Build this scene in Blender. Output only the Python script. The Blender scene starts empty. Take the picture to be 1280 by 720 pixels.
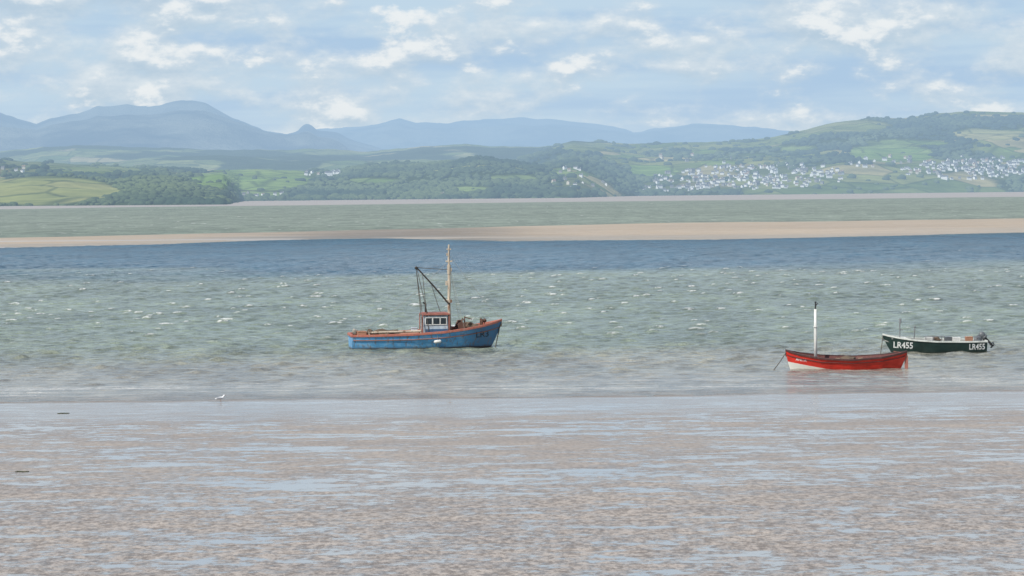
import bpy, bmesh, math, random
import numpy as np
from mathutils import Vector, Matrix
from mathutils.bvhtree import BVHTree
random.seed(7); rng=np.random.default_rng(11)
scene=bpy.context.scene
COL=scene.collection
# ------------------------------------------------ camera
F=5200.0; H=10.3
pitch=math.atan(120/F); roll=math.radians(0.53)
r0=np.array([1.,0,0]); u0=np.array([0,math.sin(pitch),math.cos(pitch)]); FW=np.array([0,math.cos(pitch),-math.sin(pitch)])
RT=r0*math.cos(roll)-u0*math.sin(roll); UP=u0*math.cos(roll)+r0*math.sin(roll)
CAM=np.array([0,0,H])
cd=bpy.data.cameras.new("camera"); cam=bpy.data.objects.new("camera",cd); COL.objects.link(cam)
cd.sensor_width=36; cd.lens=36*F/1280; cd.clip_start=1; cd.clip_end=200000
M=Matrix(((RT[0],UP[0],-FW[0],0),(RT[1],UP[1],-FW[1],0),(RT[2],UP[2],-FW[2],H),(0,0,0,1)))
cam.matrix_world=M; scene.camera=cam
scene.view_settings.view_transform='Standard'; scene.view_settings.look='None'; scene.view_settings.exposure=0
def ray(px,py):
    d=FW+RT*((px-640)/F)+UP*((360-py)/F); return d
def ground(px,py,z=0.0):
    d=ray(px,py); t=(z-H)/d[2]; return CAM+d*t
def project(P):
    v=P-CAM; dz=v@FW; return 640+F*(v@RT)/dz, 360-F*(v@UP)/dz
# ------------------------------------------------ noise
def _h(ix,iy,seed):
    n=(ix.astype(np.int64)*374761393+iy.astype(np.int64)*668265263+seed*982451653)&0x7fffffff
    n=((n^(n>>13))*1274126177)&0x7fffffff
    n=(n^(n>>16))&0xffff
    return n/65535.0
def vnoise(x,y,seed=0):
    x=np.asarray(x,float); y=np.asarray(y,float)
    ix=np.floor(x); iy=np.floor(y); fx=x-ix; fy=y-iy
    fx=fx*fx*(3-2*fx); fy=fy*fy*(3-2*fy)
    a=_h(ix,iy,seed); b=_h(ix+1,iy,seed); c=_h(ix,iy+1,seed); d=_h(ix+1,iy+1,seed)
    return (a*(1-fx)+b*fx)*(1-fy)+(c*(1-fx)+d*fx)*fy
def fbm(x,y,seed=0,o=4):
    s=0;a=.5;t=0
    for i in range(o):
        s=s+a*vnoise(x,y,seed+i*17); t+=a; a*=.5; x=x*2.03+5.1; y=y*2.03+3.7
    return s/t
def sst(a,b,x):
    t=np.clip((x-a)/(b-a),0,1); return t*t*(3-2*t)
# ------------------------------------------------ mesh helpers
def grid_mesh(name,co,nr,nc,attrs=None,cols=None):
    me=bpy.data.meshes.new(name)
    n=nr*nc; me.vertices.add(n); me.vertices.foreach_set("co",co.astype(np.float32).ravel())
    i=np.arange(nr-1)[:,None]*nc+np.arange(nc-1)[None,:]
    q=np.stack([i,i+1,i+nc+1,i+nc],-1).reshape(-1,4)
    m=len(q); me.loops.add(m*4); me.loops.foreach_set("vertex_index",q.astype(np.int32).ravel())
    me.polygons.add(m); me.polygons.foreach_set("loop_start",np.arange(0,m*4,4,dtype=np.int32))
    me.polygons.foreach_set("use_smooth",np.ones(m,dtype=bool))
    me.update(calc_edges=True)
    for k,v in (attrs or {}).items():
        a=me.attributes.new(k,'FLOAT','POINT'); a.data.foreach_set("value",v.astype(np.float32).ravel())
    for k,v in (cols or {}).items():
        a=me.attributes.new(k,'FLOAT_COLOR','POINT'); a.data.foreach_set("color",np.concatenate([v.reshape(-1,3),np.ones((n,1))],1).astype(np.float32).ravel())
    ob=bpy.data.objects.new(name,me); COL.objects.link(ob); return ob
# ------------------------------------------------ node helpers
class NT:
    def __init__(s,name):
        s.m=bpy.data.materials.new(name); s.m.use_nodes=True; s.t=s.m.node_tree; s.t.nodes.clear()
        s.out=s.n('ShaderNodeOutputMaterial')
    def n(s,ty,**kw):
        nd=s.t.nodes.new(ty)
        for k,v in kw.items(): setattr(nd,k,v)
        return nd
    def l(s,a,b): s.t.links.new(a,b)
    def setin(s,sock,v):
        if hasattr(v,'is_output') : s.l(v,sock)
        else:
            if isinstance(v,(tuple,list)) and len(v)==3 and sock.type=='RGBA': v=(*v,1)
            sock.default_value=v
    def math(s,op,a,b=0.0,c=None,clamp=False):
        nd=s.n('ShaderNodeMath',operation=op,use_clamp=clamp); s.setin(nd.inputs[0],a); s.setin(nd.inputs[1],b)
        if c is not None: s.setin(nd.inputs[2],c)
        return nd.outputs[0]
    def mix(s,f,a,b,bl='MIX'):
        nd=s.n('ShaderNodeMix',data_type='RGBA',blend_type=bl); s.setin(nd.inputs[0],f); s.setin(nd.inputs[6],a); s.setin(nd.inputs[7],b); return nd.outputs[2]
    def mapr(s,v,a,b,c=0.,d=1.,smooth=True):
        nd=s.n('ShaderNodeMapRange',interpolation_type='SMOOTHSTEP' if smooth else 'LINEAR')
        s.setin(nd.inputs[0],v); 
        for i,x in enumerate((a,b,c,d)): s.setin(nd.inputs[i+1],x)
        return nd.outputs[0]
    def pos(s):
        return s.n('ShaderNodeNewGeometry').outputs['Position']
    def obj(s):
        return s.n('ShaderNodeTexCoord').outputs['Object']
    def scale(s,v,sc,loc=(0,0,0)):
        nd=s.n('ShaderNodeMapping'); s.l(v,nd.inputs[0]); nd.inputs['Scale'].default_value=sc; nd.inputs['Location'].default_value=loc; return nd.outputs[0]
    def noise(s,v,sc=1.,det=4.,ro=.5,dist=0.):
        nd=s.n('ShaderNodeTexNoise'); s.l(v,nd.inputs['Vector']); nd.inputs['Scale'].default_value=sc; nd.inputs['Detail'].default_value=det; nd.inputs['Roughness'].default_value=ro; nd.inputs['Distortion'].default_value=dist; return nd.outputs[0]
    def attr(s,name,out='Fac'):
        nd=s.n('ShaderNodeAttribute',attribute_name=name); return nd.outputs[out]
    def bump(s,h,st,dist=1.):
        nd=s.n('ShaderNodeBump'); s.setin(nd.inputs['Strength'],st); nd.inputs['Distance'].default_value=dist; s.l(h,nd.inputs['Height']); return nd.outputs[0]
    def bsdf(s,col,rough=.6,normal=None,spec=None,metal=None,ior=None):
        p=s.n('ShaderNodeBsdfPrincipled'); s.setin(p.inputs['Base Color'],col); s.setin(p.inputs['Roughness'],rough)
        if normal is not None: s.l(normal,p.inputs['Normal'])
        if spec is not None: s.setin(p.inputs['Specular IOR Level'],spec)
        if metal is not None: s.setin(p.inputs['Metallic'],metal)
        if ior is not None: s.setin(p.inputs['IOR'],ior)
        return p.outputs[0]
    def done(s,sh): s.l(sh,s.out.inputs[0]); return s.m
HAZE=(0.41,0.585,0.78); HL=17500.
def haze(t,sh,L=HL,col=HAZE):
    # haze painted into the surface as blue emission, by distance from world origin
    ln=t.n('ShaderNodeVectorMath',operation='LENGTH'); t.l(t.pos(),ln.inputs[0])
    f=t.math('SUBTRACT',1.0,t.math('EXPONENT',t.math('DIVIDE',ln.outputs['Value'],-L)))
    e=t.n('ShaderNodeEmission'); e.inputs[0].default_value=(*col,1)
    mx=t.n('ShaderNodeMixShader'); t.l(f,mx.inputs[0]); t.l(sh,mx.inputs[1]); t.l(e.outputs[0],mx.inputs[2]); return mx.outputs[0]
# ------------------------------------------------ world
w=bpy.data.worlds.new("World"); scene.world=w; w.use_nodes=True
class WT(NT):
    def __init__(s):
        s.t=w.node_tree; s.t.nodes.clear(); s.out=s.n('ShaderNodeOutputWorld')
t=WT()
sky=t.n('ShaderNodeTexSky'); sky.sky_type='NISHITA'; sky.sun_disc=False
SUN_EL=math.radians(46); SUN_AZ=math.radians(222)
sky.sun_elevation=SUN_EL; sky.sun_rotation=SUN_AZ; sky.air_density=1.0; sky.dust_density=0.6; sky.ozone_density=2.0
b1=t.n('ShaderNodeBackground'); t.l(sky.outputs[0],b1.inputs[0]); b1.inputs[1].default_value=0.085
tc=t.n('ShaderNodeTexCoord').outputs['Generated']
sep=t.n('ShaderNodeSeparateXYZ'); t.l(tc,sep.inputs[0]); el=sep.outputs[2]
def dens(off):
    bg=t.noise(t.scale(tc,(19,19,62),(3.1,0,1.3+off*62)),1.,5.,.52,0.)
    pf=t.noise(t.scale(tc,(52,52,98),(1.7,0,4.2+off*98)),1.,7.,.58,0.)
    return bg,pf,t.math('ADD',t.math('MULTIPLY',bg,.58),t.math('MULTIPLY',pf,.42))
bg,pf,d0=dens(0.); _,_,d1=dens(.0022)
streak=t.noise(t.scale(tc,(12,12,120),(7.7,0,2.2)),1.,5.,.5,.1)
tone=t.mapr(streak,.38,.62)
base=t.mix(tone,(0.42,0.59,0.79),(0.53,0.685,0.825))
shade=t.math('ADD',.42,t.math('MULTIPLY',t.math('SUBTRACT',d0,d1),6.0),clamp=True)
cloud=t.mix(shade,(0.48,0.61,0.735),(0.78,0.84,0.88))
mask=t.mapr(d0,.43,.55)
c2=t.mix(t.math('MULTIPLY',mask,.87),base,cloud)
hi=t.mapr(t.math('ADD',t.math('ADD',t.math('MULTIPLY',d0,.5),t.math('MULTIPLY',pf,.5)),t.math('MULTIPLY',shade,.08)),.57,.66)
c2=t.mix(t.math('MULTIPLY',hi,.85),c2,(0.87,0.90,0.915))
low=t.mapr(el,0.004,0.027,1,0)
c3=t.mix(t.math('MULTIPLY',low,.5),c2,(0.60,0.72,0.815))
b2=t.n('ShaderNodeBackground'); t.l(c3,b2.inputs[0]); b2.inputs[1].default_value=1.0
mx=t.n('ShaderNodeMixShader'); t.l(t.mapr(el,0.06,0.5,.95,.25),mx.inputs[0]); t.l(b1.outputs[0],mx.inputs[1]); t.l(b2.outputs[0],mx.inputs[2]); t.l(mx.outputs[0],t.out.inputs[0])
sd=bpy.data.lights.new("sun",'SUN'); sd.energy=4.3; sd.angle=math.radians(.5); sd.color=(1,.955,.88)
so=bpy.data.objects.new("sun",sd); COL.objects.link(so)
S=Vector((math.sin(SUN_AZ)*math.cos(SUN_EL),math.cos(SUN_AZ)*math.cos(SUN_EL),math.sin(SUN_EL)))
so.rotation_euler=S.to_track_quat('Z','Y').to_euler()
# ------------------------------------------------ ground lines (world)
def line(pts):
    P=np.array([ground(a,b) for a,b in pts]); u=P[:,0]/P[:,1]; return u,P[:,1]
def interp(l,u): return np.interp(u,l[0],l[1])
SHORE=line([(-60,503),(0,502),(300,499),(640,496),(900,492),(1280,487),(1340,486)])
BARN=line([(-60,312),(0,311),(200,306),(330,301),(480,299),(640,303),(900,300),(1280,292),(1340,291)])
BARF=line([(-60,297),(0,296),(150,293),(430,287),(640,282),(900,277),(1280,272),(1340,271)])
BLUE=line([(-60,350),(0,349),(300,346),(640,340),(900,335),(1280,332),(1340,331)])
MUDN=line([(-60,262),(0,262),(200,259),(500,256),(800,252),(1280,246),(1340,245)])
COAST=line([(-60,259),(0,258),(280,256),(300,251.5),(500,249.5),(720,247.5),(800,245),(1000,243),(1280,240),(1340,239.5)])
def fan(ys,nc,k=.2,c=25):
    U=np.linspace(-1,1,nc); Y=np.repeat(ys[:,None],nc,1); X=(k*ys[:,None]+c)*U[None,:]; return X,Y
# ------------------------------------------------ ground
ys=np.concatenate([np.geomspace(55,1500,1000),np.geomspace(1510,90000,260)])
X,Y=fan(ys,330,.22,40); u=X/Y
sh=interp(SHORE,u)+(fbm(X*.05,Y*.05,3)-.5)*3+(fbm(X*.4,Y*.3,9)-.5)*1.2
s=Y-sh
z=np.where(s<0,-.0045*s,-.02*s); z=np.maximum(z,-1.2)
z=z+np.where(s<0,(fbm(X*.25,Y*.18,5)-.5)*.05*np.clip(-s/10,0,1),0)
bn=interp(BARN,u)+(fbm(X*.015,Y*.01,21)-.5)*60; bf=interp(BARF,u)+(fbm(X*.01,Y*.006,22)-.5)*60
bar=np.minimum(sst(-25,35,Y-bn),sst(-25,60,bf-Y))
z=np.where(Y>400,-1.2+bar*1.42+(fbm(X*.02,Y*.01,8)-.5)*.22*bar,z)
mn=interp(MUDN,u)
z=np.where(Y>2500,-1.2+1.45*sst(-300,250,Y-mn+(fbm(X*.004,Y*.002,31)-.5)*500),z)
zone=np.where(Y<400,0,np.where(Y<2500,1,2))
sandA=np.array([.49,.375,.255]); sandB=np.array([.38,.335,.275])
nn=fbm(X*.012,Y*.006,41)[...,None]
front=sst(140,10,Y-bn+(fbm(X*.01,Y*.02,43)-.5)*160)[...,None]
sand=sandA*(1-front*.7)+sandB*front*.7
dk=(sst(.44,.54,fbm(X*.01+4,Y*.012,44,4)))[...,None]*sst(-.09,-.03,u)[...,None]*sst(.02,-.02,u)[...,None]
sand=sand*(.8+.4*nn)*(1-.5*dk)
lt=sst(.52,.60,fbm(X*.012,Y*.03,46,4))[...,None]*sst(-.03,-.08,u)[...,None]
sand=sand*(1-.5*lt)+np.array([.52,.52,.52])*.5*lt
mud=np.array([.40,.36,.33])*(.9+.2*nn)
gc=np.where(zone[...,None]==0,np.array([.365,.312,.268]),np.where(zone[...,None]==1,sand,mud))
g=grid_mesh("ground",np.stack([X,Y,z],-1),len(ys),330,{"far":(zone>0).astype(float),"wetedge":sst(-38,-3,s)*(Y<400),"lip":sst(-3.,-.5,s)*(Y<400)},{"gcol":gc})
g["kind"]="structure"
t=NT("wet_sand"); P=t.pos(); far=t.attr("far")
sepp=t.n('ShaderNodeSeparateXYZ'); t.l(P,sepp.inputs[0]); yy=sepp.outputs[1]
n1=t.noise(t.scale(P,(.34,.55,1)),1.,7.,.68,.5)
n2=t.noise(t.scale(P,(.045,.14,1),(4,2,0)),1.,4.,.55,.3)
n3=t.noise(t.scale(P,(1.8,1.0,1)),1.,4.,.65,.3)
nearf=t.mapr(yy,170,112)
thr=t.math('ADD',t.math('ADD',t.math('MULTIPLY',n1,t.mapr(nearf,0,1,.54,.38)),t.math('MULTIPLY',n2,.24)),t.math('MULTIPLY',n3,t.mapr(nearf,0,1,.22,.38)))
wet=t.mapr(thr,.512,.560)
film=t.mapr(thr,.43,.53)    # thin water film, half wet mud
wete=t.mapr(t.math('ADD',t.attr("wetedge"),t.math('MULTIPLY',t.math('SUBTRACT',n1,.5),1.2)),.1,.8)
wet=t.math('MAXIMUM',wet,t.math('MULTIPLY',wete,.68))
wet=t.math('MULTIPLY',wet,t.math('SUBTRACT',1.,t.math('MULTIPLY',t.attr("lip"),.85)))
wet=t.math('MULTIPLY',wet,t.math('SUBTRACT',1.,far))
mudv=t.noise(t.scale(P,(.12,.18,1)),1.,5.,.6)
fine=t.noise(t.scale(P,(4.4,1.6,1)),1.,4.,.76)
colr=t.mix(t.mapr(mudv,.35,.65),(.92,.92,.93),(1.08,1.07,1.05))
mc=t.mix(1.,t.attr("gcol",'Color'),colr,'MULTIPLY')
mc=t.mix(1.,mc,t.mix(t.math('MULTIPLY',film,t.math('SUBTRACT',1.,far)),(1,1,1),(.88,.89,.90)),'MULTIPLY')
mc=t.mix(t.attr("lip"),mc,(.24,.19,.145))
finc=t.mix(t.mapr(fine,.37,.63),t.mix(nearf,(.82,.81,.80),(.57,.54,.52)),t.mix(nearf,(1.16,1.16,1.16),(1.36,1.37,1.38)))
mc=t.mix(t.math('SUBTRACT',1.,far),mc,t.mix(1.,mc,finc,'MULTIPLY'))
mc=t.mix(wet,mc,(.30,.275,.255))
rough=t.mapr(wet,0,1,t.mapr(film,0,1,.58,.38),.12,False)
h=t.math('ADD',t.math('MULTIPLY',fine,.05),t.math('MULTIPLY',n3,.07))
nb=t.bump(h,t.math('MULTIPLY',t.math('SUBTRACT',1.,wet),t.mapr(nearf,0,1,.40,.85)),1.)
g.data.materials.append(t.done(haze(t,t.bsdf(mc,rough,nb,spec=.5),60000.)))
# ------------------------------------------------ water
NC=760
ys=np.concatenate([np.geomspace(190,1150,1450),np.geomspace(1156,90000,260)])
X,Y=fan(ys,NC,.165,12); u=X/Y
comps=[]
for i in range(64):
    lam=0.5*(3.6/0.5)**(rng.random()); th=rng.normal(math.radians(240),math.radians(40)); k=2*math.pi/lam
    comps.append((k*math.cos(th),k*math.sin(th),lam**.62*(0.6+.8*rng.random()),rng.random()*6.283,lam))
hh=np.zeros_like(X); res=np.maximum(np.gradient(ys)[:,None],(0.33*ys[:,None]+24)/NC)
wx=X+1.2*(fbm(X*.08,Y*.08,51,2)-.5); wy=Y+1.2*(fbm(X*.08+9,Y*.08,52,2)-.5)
for kx,ky,a,p,lam in comps:
    fade=np.clip((lam/res-1.9)/1.3,0,1)
    hh+=a*fade*np.sin(kx*wx+ky*wy+p)
nrm=math.sqrt(sum(c[2]**2 for c in comps)/2)
hn=hh/nrm
hn=hn+.2*(hn*hn-1)*np.clip(1200/Y-1,0,1)
gust=.6+.8*fbm(X*.012,Y*.01,61,3)
sh=interp(SHORE,u); amp=.044*sst(0,65,Y-sh+2)*gust*sst(1150,700,Y)+.004
Z=hn*amp; Z=Z*sst(1150,1100,Y)
deep=sst(-30,60,Y-interp(BLUE,u)+(fbm(X*.02,Y*.012,71,4)-.5)*150)*sst(90,-30,Y-interp(BARN,u))
deep=np.clip(deep*(.9+.45*fbm(X*.008,Y*.03,73,3)),0,1)
shal=sst(95,5,Y-sh+(fbm(X*.03,Y*.05,75,3)-.5)*50)
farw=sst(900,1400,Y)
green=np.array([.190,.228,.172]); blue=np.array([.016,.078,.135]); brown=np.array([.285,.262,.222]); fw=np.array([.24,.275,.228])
c=green*(.78+.44*fbm(X*.02,Y*.02,77,4)[...,None])
c=c*(1-shal[...,None])+brown*shal[...,None]
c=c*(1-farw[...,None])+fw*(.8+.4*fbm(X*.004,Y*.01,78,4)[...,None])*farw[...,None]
c=c*(1-deep[...,None])+blue*deep[...,None]
edge=sst(8,1,Y-sh+(fbm(X*.12,Y*.4,91,3)-.5)*9)[...,None]
c=c*(1-edge*.65)+np.array([.21,.165,.13])*edge*.65
foam=sst(3.0,3.4,hn+(fbm(X*.025,Y*.025,81,3)-.5)*2.6)*sst(60,120,Y-sh)*sst(1000,700,Y)*(1-.6*deep)
wash=sst(.60,.68,fbm(X*.08,Y*1.0,83,4))*sst(20,12,Y-sh)*sst(3,7,Y-sh)*.5
foam=np.maximum(foam,wash)
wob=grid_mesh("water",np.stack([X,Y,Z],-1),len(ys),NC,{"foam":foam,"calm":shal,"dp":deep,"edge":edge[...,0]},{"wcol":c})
wob["kind"]="structure"
t=NT("sea_water"); P=t.pos()
sp=t.n('ShaderNodeSeparateXYZ'); t.l(P,sp.inputs[0]); wy_=sp.outputs[1]
a=t.noise(t.scale(P,(2.2,1.5,1)),1.,4.,.70); b=t.noise(t.scale(P,(.55,.55,1)),1.,5.,.72)
far2=t.noise(t.scale(P,(.10,.022,1)),1.,5.,.72)
h=t.math('ADD',t.math('MULTIPLY',a,.24),t.math('MULTIPLY',b,.42))
nb=t.bump(h,t.mapr(t.attr("calm"),0,1,1.,.75),1.)
wc=t.mix(1.,t.attr("wcol",'Color'),t.mix(t.mapr(far2,.36,.64),(.76,.77,.78),(1.22,1.22,1.2)),'MULTIPLY')
wc=t.mix(1.,wc,t.mix(t.mapr(b,.37,.63),(.66,.67,.68),(1.30,1.30,1.28)),'MULTIPLY')
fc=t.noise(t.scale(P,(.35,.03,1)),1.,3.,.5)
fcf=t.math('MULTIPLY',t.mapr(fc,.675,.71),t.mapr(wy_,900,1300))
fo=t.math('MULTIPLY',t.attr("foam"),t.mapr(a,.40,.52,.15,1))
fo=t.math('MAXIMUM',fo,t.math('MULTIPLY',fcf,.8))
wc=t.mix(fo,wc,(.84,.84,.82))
ro=t.math('ADD',t.mapr(fo,0,1,.12,.6),t.mapr(wy_,500,1300,0,.35))
spc=t.math('MULTIPLY',t.math('MULTIPLY',t.mapr(wy_,500,1300,.38,.14),t.mapr(t.attr("dp"),0,1,1.,.6)),t.mapr(t.attr("edge"),0,1,1.,.4))
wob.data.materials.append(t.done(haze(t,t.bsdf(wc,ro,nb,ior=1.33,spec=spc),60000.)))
# ------------------------------------------------ hills
CLEAR=[ # px centre, radii : open fields ; colour
 (55,239,95,18,(.31,.305,.13)),(310,225,80,13,(.20,.28,.09)),(345,217,44,5,(.22,.29,.09)),(812,214,34,8,(.22,.30,.10)),(1112,192,54,11,(.21,.29,.10)),
 (1240,168,52,6,(.37,.34,.18)),(1040,158,78,9,(.23,.25,.11)),(705,216,28,4,(.19,.26,.095)),(730,184,32,6,(.20,.23,.11)),
 (905,205,24,4,(.2,.27,.09)),(1140,178,40,3,(.17,.24,.08)),(960,172,34,4,(.2,.24,.10)),(880,190,24,3,(.18,.25,.09)),
 (120,212,60,4,(.18,.22,.09)),(330,243,34,4,(.20,.27,.1)),(1000,186,34,3,(.2,.26,.1)),(1250,186,28,3,(.2,.26,.1)),(590,236,24,3,(.19,.26,.1)),(60,205,60,4,(.16,.19,.09)),(210,207,40,3,(.18,.2,.1)),(470,226,34,3,(.18,.24,.1)),(640,222,30,3,(.18,.24,.1)),(780,196,34,3,(.19,.25,.1))]
TOWN=[(940,222,120,16),(1215,213,85,14),(725,232,40,9),(400,219,32,5),(1120,205,60,7),(325,245,32,4),(20,214,40,4),(860,232,60,8)]
def inell(px,py,e,soft=.25):
    d=((px-e[0])/e[2])**2+((py-e[1])/e[3])**2
    return np.clip((1+soft-d)/(2*soft),0,1)
def terrain(name,ridge,Dc,foot,seed,namp,opn=.5,nc=520,nr=130,prof=.9,fsize=1/130.,moor=None,roughridge=1.5):
    uu=np.linspace(-.17,.17,nc)
    pxs=640+F*uu
    rp=np.array(ridge,float)
    ry=np.interp(pxs,rp[:,0],rp[:,1])+ (fbm(pxs/16.,pxs*0+seed,seed,4)-.5)*roughridge*2
    d=FW[None]+RT[None]*((pxs-640)/F)[:,None]+UP[None]*((360-ry)/F)[:,None]
    slope=d[:,2]/d[:,1]; uw=d[:,0]/d[:,1]
    D=Dc*(1+.10*(fbm(pxs/150.,pxs*0+2,seed+5,3)-.5))
    zc=H+slope*D
    fd=foot(uw) if callable(foot) else np.full(nc,foot)
    T=np.concatenate([np.linspace(0,1,nr-30),1+np.linspace(.02,.6,30)])
    TT=T[:,None]
    Yd=np.where(TT<=1,fd+(D-fd)*TT,D+(D-fd)*(TT-1)*.9)
    Xd=Yd*uw[None]
    pr=np.where(TT<=1,(np.clip(TT,0,1)**prof)*(1-.0*TT),1-.6*(TT-1)-1.2*(TT-1)**2)
    Zr=-.3+(zc[None]+.3)*pr
    if moor is not None: nz=.5-2*np.abs(fbm(Xd/(namp*11),Yd/(namp*26),seed+9,5)-.5)-.2
    else: nz=fbm(Xd/(namp*14),Yd/(namp*22),seed+9,5)-.5
    env=np.where(TT<=1,np.sin(np.clip(TT,0,1)**.8*math.pi),0)
    Zr=Zr+nz*namp*2*env
    P=np.stack([Xd,Yd,Zr],-1).reshape(-1,3)
    px,py=project(P)
    base=np.tile(np.array([.075,.10,.04]),(len(px),1))
    op=sst(opn-.03,opn+.03,fbm(P[:,0]/320.,P[:,1]/700.,seed+20,4))
    jx=(fbm(P[:,0]/90.,P[:,1]/200.,seed+33,3)-.5)
    clr=np.zeros(len(px))
    for e in CLEAR:
        k=inell(px+jx*26,py+jx*5,e,.12)
        base=base*(1-k[:,None])+np.array(e[4])*k[:,None]; op=np.maximum(op,k); clr=np.maximum(clr,k)
    for e in TOWN: op=np.maximum(op,inell(px,py,e,.2)*.45)
    ob=grid_mesh(name,P,len(T),nc,{"open":op,"clr":clr},{"tcol":base})
    ob["kind"]="structure"
    t=NT(name+"_surface"); Pp=t.pos()
    vor=t.n('ShaderNodeTexVoronoi'); vor.feature='F1'; sc=t.scale(Pp,(fsize,fsize*.42,0)); t.l(sc,vor.inputs['Vector']); vor.inputs['Scale'].default_value=1
    ve=t.n('ShaderNodeTexVoronoi'); ve.feature='DISTANCE_TO_EDGE'; t.l(sc,ve.inputs['Vector']); ve.inputs['Scale'].default_value=1
    sc2=t.n('ShaderNodeSeparateColor'); t.l(vor.outputs['Color'],sc2.inputs[0])
    fcol=t.mix(sc2.outputs[0],(.115,.17,.06),(.24,.265,.11)); fcol=t.mix(t.mapr(sc2.outputs[1],.75,.85),fcol,(.33,.30,.16))
    fcol=t.mix(t.mapr(t.attr("clr"),.3,.7),fcol,t.mix(t.mapr(sc2.outputs[2],0,1),t.attr("tcol",'Color'),t.mix(1.,t.attr("tcol",'Color'),(.76,.86,.74),'MULTIPLY')))
    gn=t.noise(t.scale(Pp,(.012,.012,.03)),1.,5.,.65)
    col=t.mix(t.attr("open"),(.05,.075,.036),fcol)
    col=t.mix(t.mapr(ve.outputs['Distance'],.0,.05,.6,0),col,(.04,.065,.035))
    col=t.mix(1.,col,t.mix(t.mapr(gn,.3,.7),(.70,.73,.76),(1.22,1.18,1.13)),'MULTIPLY')
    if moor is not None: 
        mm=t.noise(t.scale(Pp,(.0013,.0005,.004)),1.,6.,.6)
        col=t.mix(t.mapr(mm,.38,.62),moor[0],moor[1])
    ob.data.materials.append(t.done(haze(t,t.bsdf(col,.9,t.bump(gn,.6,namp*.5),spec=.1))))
    return ob,P
def footfn(off): return lambda u: interp(COAST,u)*off
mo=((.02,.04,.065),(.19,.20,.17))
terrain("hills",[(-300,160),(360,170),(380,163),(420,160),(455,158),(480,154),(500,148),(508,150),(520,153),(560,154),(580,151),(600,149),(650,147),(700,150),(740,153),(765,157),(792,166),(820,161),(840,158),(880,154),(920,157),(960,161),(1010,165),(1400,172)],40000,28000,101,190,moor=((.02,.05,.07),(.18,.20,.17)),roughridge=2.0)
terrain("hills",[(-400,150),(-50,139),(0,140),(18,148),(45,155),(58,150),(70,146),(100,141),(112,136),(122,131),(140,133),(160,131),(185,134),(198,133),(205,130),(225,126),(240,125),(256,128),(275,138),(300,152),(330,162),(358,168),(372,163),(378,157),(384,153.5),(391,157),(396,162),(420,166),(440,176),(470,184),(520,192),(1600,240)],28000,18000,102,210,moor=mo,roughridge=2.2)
terrain("hills",[(-300,205),(0,189),(60,183),(120,181),(200,185),(300,188),(400,186),(460,189),(540,182),(580,180),(620,183),(680,183),(760,180),(900,178),(1400,190)],15500,10000,103,60,opn=.54,roughridge=1.6)
trD,PD=terrain("hills",[(-300,260),(560,228),(600,212),(650,196),(690,182),(715,176),(745,177),(800,180),(850,178),(900,177),(940,175),(975,170),(1010,161),(1050,152),(1090,147),(1130,148),(1170,141),(1230,139),(1290,141),(1600,150)],12800,footfn(1.0),104,30,opn=.54,roughridge=1.2,prof=.85)
trE,PE=terrain("hills",[(-300,190),(0,199),(50,203),(120,206),(200,209),(250,213),(320,212),(380,214),(420,214),(450,208),(500,204),(560,203),(600,197),(640,202),(690,210),(725,228),(770,241),(840,255),(1500,300)],8400,footfn(1.02),105,14,opn=.61,roughridge=1.2,prof=.8)
trF,PF=terrain("hills",[(-300,235),(-50,230),(0,225),(40,220),(80,219),(110,222),(140,226),(180,222),(215,222),(250,229),(275,238),(295,250),(310,262),(1500,420)],5500,footfn(1.0),106,8,opn=.75,roughridge=.8,prof=.75)
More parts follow.
